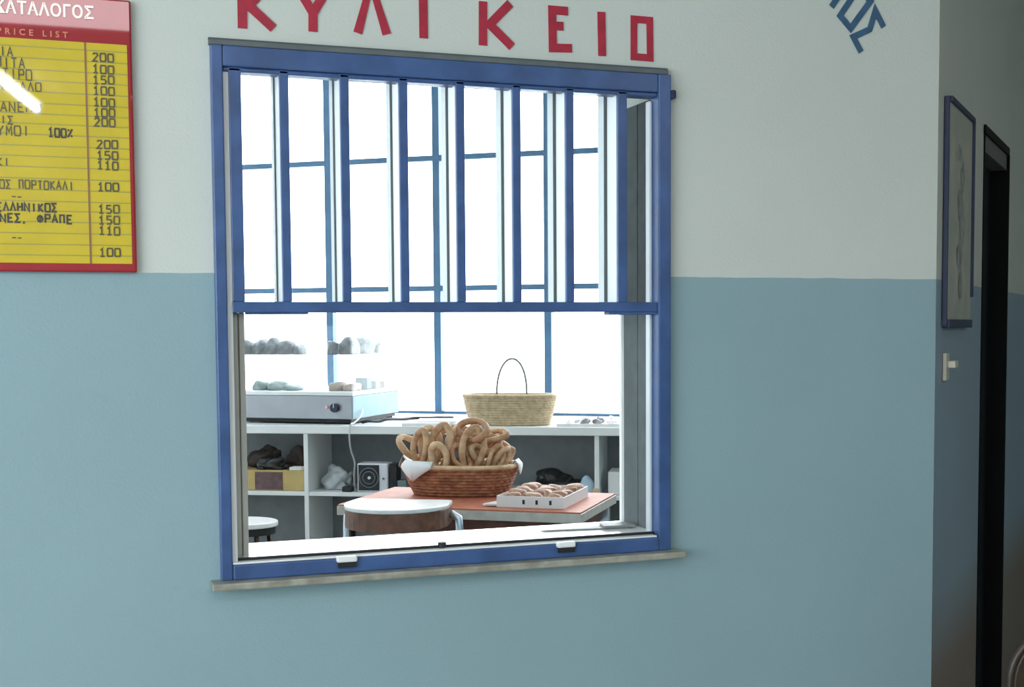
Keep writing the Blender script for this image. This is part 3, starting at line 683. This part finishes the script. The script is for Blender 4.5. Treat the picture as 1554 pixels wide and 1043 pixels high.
# ------------------------------------------------------------------ table
TT = TH - R_(7)
def TB(x, y, z=0.0):                            # table frame: origin at the front left corner
    o = UV(-0.522, 2.452); c, s = math.cos(TT), math.sin(TT)
    return Vector((o.x + x*c - y*s, o.y + x*s + y*c, z))
t = thing('kitchen_table', 'terracotta-topped table with a worn cream edge inside the serving hatch', 'table', TB(0, 0), TT)
MB().box((0.004, 0.004, 0.7440), (1.046, 0.626, 0.7505)).build('tabletop', M['tabletop'], t, 0.001)
MB().box((0, 0, 0.706), (1.05, 0.63, 0.7438)).build('edge_band', M['band'], t, 0.003)
for nm, a, c in (('apron', (0.05, 0.045, 0.64), (1.0, 0.065, 0.706)), ('apron', (0.05, 0.565, 0.64), (1.0, 0.585, 0.706)), ('apron', (0.05, 0.065, 0.64), (0.07, 0.565, 0.706)), ('apron', (0.98, 0.065, 0.64), (1.0, 0.565, 0.706))):
    MB().box(a, c).build(nm, M['apron'], t)
for x, y in ((0.04, 0.04), (0.50, 0.03), (1.01, 0.05), (0.04, 0.59), (1.01, 0.59)):
    if x == 0.50: continue
    MB().box((x-0.018, y-0.018, 0.0), (x+0.018, y+0.018, 0.706)).build('leg', M['chrome'], t, 0.004)

# ------------------------------------------------------------------ bread basket, napkin, bread rings
BO = UV(-0.082, 2.86, 0.7538)
bb = thing('wicker_basket', 'red-brown wicker basket heaped with bread rings on the terracotta table', 'basket', BO, TH)
basket_body(0.195, 0.125, 0.248, 0.165, 0.122, 9, 0.0095, 30).build('body', M['wicker'], bb)
MB().tube(oval_ring(0.252, 0.169, 0.127, 90), 0.0105, 8, True).build('rim', M['rim'], bb)
MB().tube(oval_ring(0.190, 0.122, 0.0065, 80), 0.007, 8, True).build('base_ring', M['rim'], bb)
b = MB(); NA = 96; rows = []
for i in range(NA):
    a = 2*PI*i/NA
    def hang(a):
        d1 = abs((a - R_(232) + PI) % (2*PI) - PI); d2 = abs((a - R_(358) + PI) % (2*PI) - PI); d3 = abs((a - R_(180) + PI) % (2*PI) - PI)
        return max(0.0, 0.062*(1 - d1/R_(24)), 0.045*(1 - d2/R_(11)), 0.018*(1 - d3/R_(16)))
    hg = hang(a); up = 0.012 * (1 if hg > 0 else 0.0) + (0.014 if abs((a-R_(186)+PI) % (2*PI)-PI) < R_(12) else 0)
    cs = lambda rx, ry, z: oval_ring(rx, ry, z, NA)[i]
    prof = [cs(0.203, 0.128, 0.052), cs(0.214, 0.137, 0.08), cs(0.229, 0.148, 0.112), cs(0.2355, 0.1535, 0.134 if hg > 0 else 0.120)]
    if hg > 0: prof += [cs(0.254, 0.171, 0.1425 + up), cs(0.272, 0.189, 0.132), cs(0.273 - hg*.10, 0.190 - hg*.10, 0.126 - hg)]
    else: prof += [cs(0.2357, 0.1536, 0.121), cs(0.2359, 0.1537, 0.122), cs(0.2360, 0.1538, 0.123)]
    rows.append([b.bm.verts.new(p) for p in (prof if hg > 0 else prof[:4])])
for i in range(NA):
    A, B = rows[i], rows[(i+1) % NA]
    for k in range(min(len(A), len(B))-1):
        f = b.bm.faces.new((A[k], A[k+1], B[k+1], B[k])); f.smooth = True
nk = b.build('napkin', M['cloth'], None); nk.location = BO; nk.rotation_euler = (0, 0, TH)
so = nk.modifiers.new('solid', 'SOLIDIFY'); so.thickness = 0.002
tag(nk, 'white napkin lining the bread basket and hanging over its rim', 'napkin')

def ring_mesh(name, L, Wd, th, seed, m):
    rnd = random.Random(seed); b = MB(); n = 40; pts = []
    p1, p2, p3 = rnd.uniform(0, 6), rnd.uniform(0, 6), rnd.uniform(0, 6)
    for i in range(n):
        a = 2*PI*i/n
        pts.append((L*math.cos(a)*(1 + .05*math.sin(2*a+p1)), Wd*math.sin(a)*(1 + .07*math.sin(3*a+p2)), 0.008*math.sin(2*a+p3)))
    b.tube(pts, lambda f: th*(1 + 0.07*math.sin(2*PI*f*2 + p1) + 0.04*math.sin(2*PI*f*5 + p2)), 10, True)
    return b.build(name, m, None)
protos = [ring_mesh('bread_ring', 0.082, 0.042, 0.0145, 1, M['bread']), ring_mesh('bread_ring', 0.078, 0.038, 0.0150, 2, M['breadp']), ring_mesh('bread_ring', 0.080, 0.046, 0.0150, 3, M['breadd'])]
used = set()
def put_ring(k, pos, rot, lab, grp, sc=1.0):
    if k in used: o = protos[k].copy(); COL.objects.link(o)
    else: o = protos[k]; used.add(k)
    for q in ('label', 'category', 'group'):
        if q in o: del o[q]
    o.location = BO + Matrix.Rotation(TH, 3, 'Z') @ Vector(pos); o.scale = (sc, sc, sc)
    o.rotation_euler = (Matrix.Rotation(TH, 3, 'Z') @ Euler(rot, 'XYZ').to_matrix()).to_euler('XYZ')
    tag(o, lab, 'bread ring', grp)
GP = 'golden bread rings heaped in the wicker basket'
LG = 'golden baked bread ring in the heap in the wicker basket'
put_ring(1, (-0.2227, 0.0001, 0.2019), (1.3172, 0.5257, 0.7240), 'bread ring sticking out over the left end of the basket rim', None, 0.95)
put_ring(0, (-0.1662, -0.0608, 0.1983), (1.8149, -1.2392, -0.8854), LG, GP, 1.00)
put_ring(1, (-0.1340, -0.0143, 0.2054), (2.2554, -1.4779, -0.6353), LG, GP, 1.08)
put_ring(0, (-0.0752, -0.0586, 0.2083), (1.0897, -1.3829, 0.2689), 'bread ring leaning with its open hole to the front, left of the middle', None, 1.12)
put_ring(1, (-0.0717, -0.1187, 0.1525), (2.5439, -1.3357, -1.4007), 'pale bread ring lying lowest along the front of the basket, next to the napkin', None, 1.00)
put_ring(2, (0.0723, -0.0690, 0.2824), (1.0478, 0.1235, -0.6308), 'dark reddish bread ring on top of the heap', None, 1.00)
put_ring(0, (0.0852, -0.0209, 0.2172), (1.1420, -0.0051, 0.0700), LG, GP, 1.05)
put_ring(2, (0.0274, -0.1099, 0.1679), (-0.4598, -0.9108, 2.6724), 'thick short reddish bread ring at the front middle of the basket', None, 0.70)
put_ring(0, (0.0729, -0.0960, 0.2005), (1.4897, -1.4029, 0.3341), 'straight edge-on bread ring slanting across the front right of the heap', None, 1.10)
put_ring(1, (0.0984, -0.0382, 0.1746), (1.4664, 0.4829, 0.9357), LG, GP, 0.85)
put_ring(0, (0.1703, -0.0759, 0.1593), (1.6202, -1.1290, 0.4775), LG, GP, 0.72)
put_ring(1, (0.1940, -0.0557, 0.1580), (2.6777, -0.9959, -0.3407), LG, GP, 0.75)
put_ring(0, (0.1858, -0.0182, 0.1626), (1.9890, -0.3554, 0.5830), 'bread ring standing upright at the right end of the basket', None, 0.75)
put_ring(0, (0.1350, 0.0058, 0.2466), (0.5058, -0.2049, -0.4773), LG, GP, 0.95)
put_ring(1, (-0.0019, 0.0361, 0.2548), (1.3098, -0.6735, 0.5015), LG, GP, 1.00)
put_ring(1, (0.0142, 0.0779, 0.2186), (0.8405, -0.0352, 0.0706), LG, GP, 1.00)
put_ring(0, (-0.0057, -0.0057, 0.2088), (1.2687, -1.0466, 0.6748), LG, GP, 0.95)
put_ring(2, (0.1005, 0.0686, 0.1981), (0.5706, -0.5609, -0.1398), LG, GP, 1.00)
put_ring(0, (0.1463, 0.0931, 0.1790), (0.7158, 0.2666, -0.7890), LG, GP, 1.00)
put_ring(2, (-0.0679, 0.0795, 0.2258), (1.7395, -0.5187, -0.0955), LG, GP, 1.00)
put_ring(1, (0.0968, -0.0125, 0.1165), (0.3950, 0.2836, 0.3406), LG, GP, 1.00)
put_ring(2, (-0.1220, 0.0096, 0.1243), (0.5023, -0.5761, 0.4423), LG, GP, 1.00)
put_ring(1, (0.0205, 0.0615, 0.1215), (0.2686, -0.2191, 0.8138), LG, GP, 1.00)

# ------------------------------------------------------------------ tray of pastries on the table
TX, TY = 0.672, 0.085
w = thing('pastry_tray', 'white cardboard tray of pastries near the right end of the terracotta table', 'tray', TB(TX, TY, 0.7507), TT)
TWd, TDp, THt = 0.285, 0.40, 0.046
MB().box((0, 0, 0), (TWd, TDp, 0.004)).build('tray_base', M['card'], w)
for nm, a, c in (('front_side', (0, 0, 0.004), (TWd, 0.004, THt)), ('back_side', (0, TDp-0.004, 0.004), (TWd, TDp, THt)), ('end_side', (0, 0.004, 0.004), (0.004, TDp-0.004, THt)), ('end_side', (TWd-0.004, 0.004, 0.004), (TWd, TDp-0.004, THt))):
    o = MB().box(a, c).build(nm, M['card'], w)
    if nm == 'front_side':
        for x in (0.115, 0.170, 0.228):
            MB().box((x-0.005, -0.0008, 0.014), (x+0.005, -0.0001, 0.032)).build('slot', M['rubber'], o)
MB().prism([(-0.06, 0.0), (0.0, 0.0), (0.0, 0.12), (-0.02, 0.12)], 0.004, 0.012).build('flap', M['card'], w)
for i in range(15):
    c_, r__ = i % 3, i // 3
    x, y = TX + 0.0525 + 0.09*c_ + random.uniform(-.002, .002), TY + 0.046 + 0.077*r__
    o = MB().lump((0, 0, 0.016), (0.038, 0.0315, 0.030), 100 + i, 0.13, 3, sq=0.7).build('pastry', M['pastry'], None)
    o.location = TB(x, y, 0.7550 + 0.006 + 0.003*(r__ % 2)); o.rotation_euler = (random.uniform(-.05, .05), random.uniform(-.05, .05), TT)
    tag(o, 'tan pastry packed in the white cardboard tray on the table', 'pastry', 'pastries in the cardboard tray')

# ------------------------------------------------------------------ things on the shelves
def shelf_lump(name, lab, cat, u, v, z, r, m, seed, amp=0.25):
    o = MB().lump((0, 0, r[2]*0.55), r, seed, amp, 4).build(name, M[m], None); o.location = UV(u, v, z); o.rotation_euler = (0, 0, TH); tag(o, lab, cat); return o
shelf_lump('plastic_bag', 'black plastic bag on the shelf under the counter behind the pastry tray', 'bag', 0.07, 4.76, 0.5325, (0.135, 0.085, 0.068), 'bag', 5, 0.32)
shelf_lump('folded_cloth', 'pale blue cloth on the shelf just left of the right white post', 'cloth', 0.258, 4.62, 0.5325, (0.038, 0.05, 0.055), 'bluec', 6, 0.27)
b = MB().box((0, 0, 0), (0.13, 0.22, 0.13)); o = b.build('carton', M['card'], None, 0.004); o.location = UV(0.385, 4.60, 0.532); o.rotation_euler = (0, 0, TH); tag(o, 'pale pinkish carton on the shelf right of the white post', 'carton')
fh = thing('fan_heater', 'small white box fan with a round black grille on the counter shelf', 'heater', UV(-1.075, 4.56, 0.5315), TH)
MB().box((0, 0.004, 0), (0.182, 0.12, 0.168)).build('casing', M['hplastic'], fh, 0.008)
MB().box((0.008, 0.0, 0.010), (0.132, 0.0038, 0.158)).build('grille', M['grille'], fh)
for rr in (0.056, 0.036):
    MB().tube([(0.072 + rr*math.cos(2*PI*i/40), -0.003, 0.084 + rr*math.sin(2*PI*i/40)) for i in range(40)], 0.0035, 6, True).build('grille_ring', M['ringg'], fh)
MB().tube([(0.074, -0.001, 0.084), (0.074, -0.008, 0.084)], 0.009, 14).build('hub', M['hplastic'], fh)
MB().tube([(0.158, 0.0039, 0.080), (0.158, -0.006, 0.080)], 0.006, 10).build('button', M['ringg'], fh)
o = MB().box((0, 0, 0), (0.042, 0.10, 0.165)).build('carton', M['rubber'], None, 0.003); o.location = UV(-0.882, 4.57, 0.5315); o.rotation_euler = (0, 0, TH); tag(o, 'narrow black carton standing right of the white box fan', 'carton')
o = MB().box((0, 0, 0), (0.055, 0.10, 0.07)).build('carton', M['teal'], None, 0.003); o.location = UV(-0.835, 4.56, 0.5315); o.rotation_euler = (0, 0, TH); tag(o, 'low teal carton on the shelf left of the bread basket', 'carton')
shelf_lump('plastic_bag', 'crumpled pale plastic bag on the shelf left of the white box fan', 'bag', -1.245, 4.72, 0.5325, (0.075, 0.07, 0.078), 'clear', 11, 0.29)
ad = thing('plug_adapter', 'small dark plug adapter on the shelf beside the box fan', 'adapter', UV(-1.135, 4.575, 0.532), TH)
MB().box((-0.030, -0.025, 0), (0.030, 0.025, 0.030)).build('body', M['rubber'], ad, 0.006)
MB().tube([(0.0, 0, 0.03), (-0.02, 0.0, 0.06), (0.005, 0, 0.09), (0.025, 0, 0.115)], 0.011, 8).build('lead', M['ringg'], ad)
# left cubby: carton and dark bags
cb = thing('carton', 'yellow carton with a maroon panel in the left shelf compartment', 'carton', UV(-1.80, 4.57, 0.5315), TH)
MB().box((0, 0, 0), (0.40, 0.26, 0.120)).build('box_body', M['box'], cb, 0.004)
MB().box((0.10, -0.003, 0.006), (0.27, -0.0002, 0.110)).build('label_panel', M['boxd'], cb)
shelf_lump('cloth_bag', 'dark brown bag slumped on the right of the yellow carton', 'bag', -1.495, 4.74, 0.652, (0.082, 0.065, 0.078), 'bagb', 21, 0.29)
shelf_lump('cloth_bag', 'black crumpled bag lying on the middle of the yellow carton', 'bag', -1.61, 4.615, 0.652, (0.085, 0.034, 0.045), 'bag', 22, 0.29)
shelf_lump('cloth_bag', 'dark grey bag on the left of the yellow carton', 'bag', -1.705, 4.745, 0.652, (0.085, 0.060, 0.072), 'bagb', 23, 0.29)
o = MB().prism([(0, 0), (0.07, 0.01), (0.09, 0.05), (0.01, 0.06)], 0, 0.02).build('paper_scrap', M['card'], None, 0.003); o.location = UV(-1.49, 4.572, 0.652); o.rotation_euler = (0, 0, TH); tag(o, 'scrap of white paper on the front of the yellow carton', 'paper')

# ------------------------------------------------------------------ stools
st = thing('bar_stool', 'brown wooden stool with a white D-shaped top in front of the table', 'stool', UV(-0.185, 2.285, 0), TH)
HW, HD, HS = 0.205, 0.33, 0.80
arc = [(-HW, -0.11)] + [(-HW*math.cos(PI*i/18), -0.11 - (HD-0.11)*math.sin(PI*i/18)**0.9) for i in range(1, 18)] + [(HW, -0.11)]
outl = arc + [(HW*0.96, -0.01), (HW*0.9, 0.0), (-HW*0.9, 0.0), (-HW*0.96, -0.01)]
MB().prism(outl, HS-0.016, HS).build('seat', M['seat'], st, 0.004)
inn = [(x*0.985, y*0.985) for x, y in outl]
MB().prism(inn, HS-0.088, HS-0.0165).build('apron', M['walnut'], st, 0.003)
for x in (-0.150, 0.150):
    MB().tube([(x*1.10, -0.25, 0.0), (x, -0.222, HS-0.03)], 0.015, 10).build('leg', M['dwood'], st)
for x, k in ((-0.222, 1), (0.222, 1.06)):
    o = MB().tube([(x*k*1.03, -0.06, 0.0), (x*k, -0.06, 0.70), (x*k*0.99, -0.06, 0.735), (x*0.9, -0.06, 0.755)], 0.0165, 10).build('leg', M['chrome'], st); o['label'] = 'pale metal leg'
for x0, y0, x1, y1 in ((-0.16, -0.24, 0.16, -0.24), (-0.225, -0.06, 0.225, -0.06)):
    MB().tube([(x0, y0, 0.28), (x1, y1, 0.28)], 0.010, 8).build('stretcher', M['walnut'], st)
lo = thing('low_stool', 'low stool with a white seat standing in front of the left shelves', 'stool', UV(-1.50, 3.84, 0), TH)
MB().prism([(0.20*math.cos(2*PI*i/28)*(1 if True else 0), 0.16*math.sin(2*PI*i/28)) for i in range(28)], 0.435, 0.462).build('seat', M['seat'], lo, 0.006)
MB().prism([(0.185*math.cos(2*PI*i/28), 0.145*math.sin(2*PI*i/28)) for i in range(28)], 0.395, 0.4345).build('apron', M['rubber'], lo)
for x, y in ((-0.12, -0.09), (0.12, -0.09), (-0.12, 0.09), (0.12, 0.09)):
    MB().tube([(x*1.2, y*1.2, 0), (x, y, 0.40)], 0.014, 8).build('leg', M['dwood'], lo)
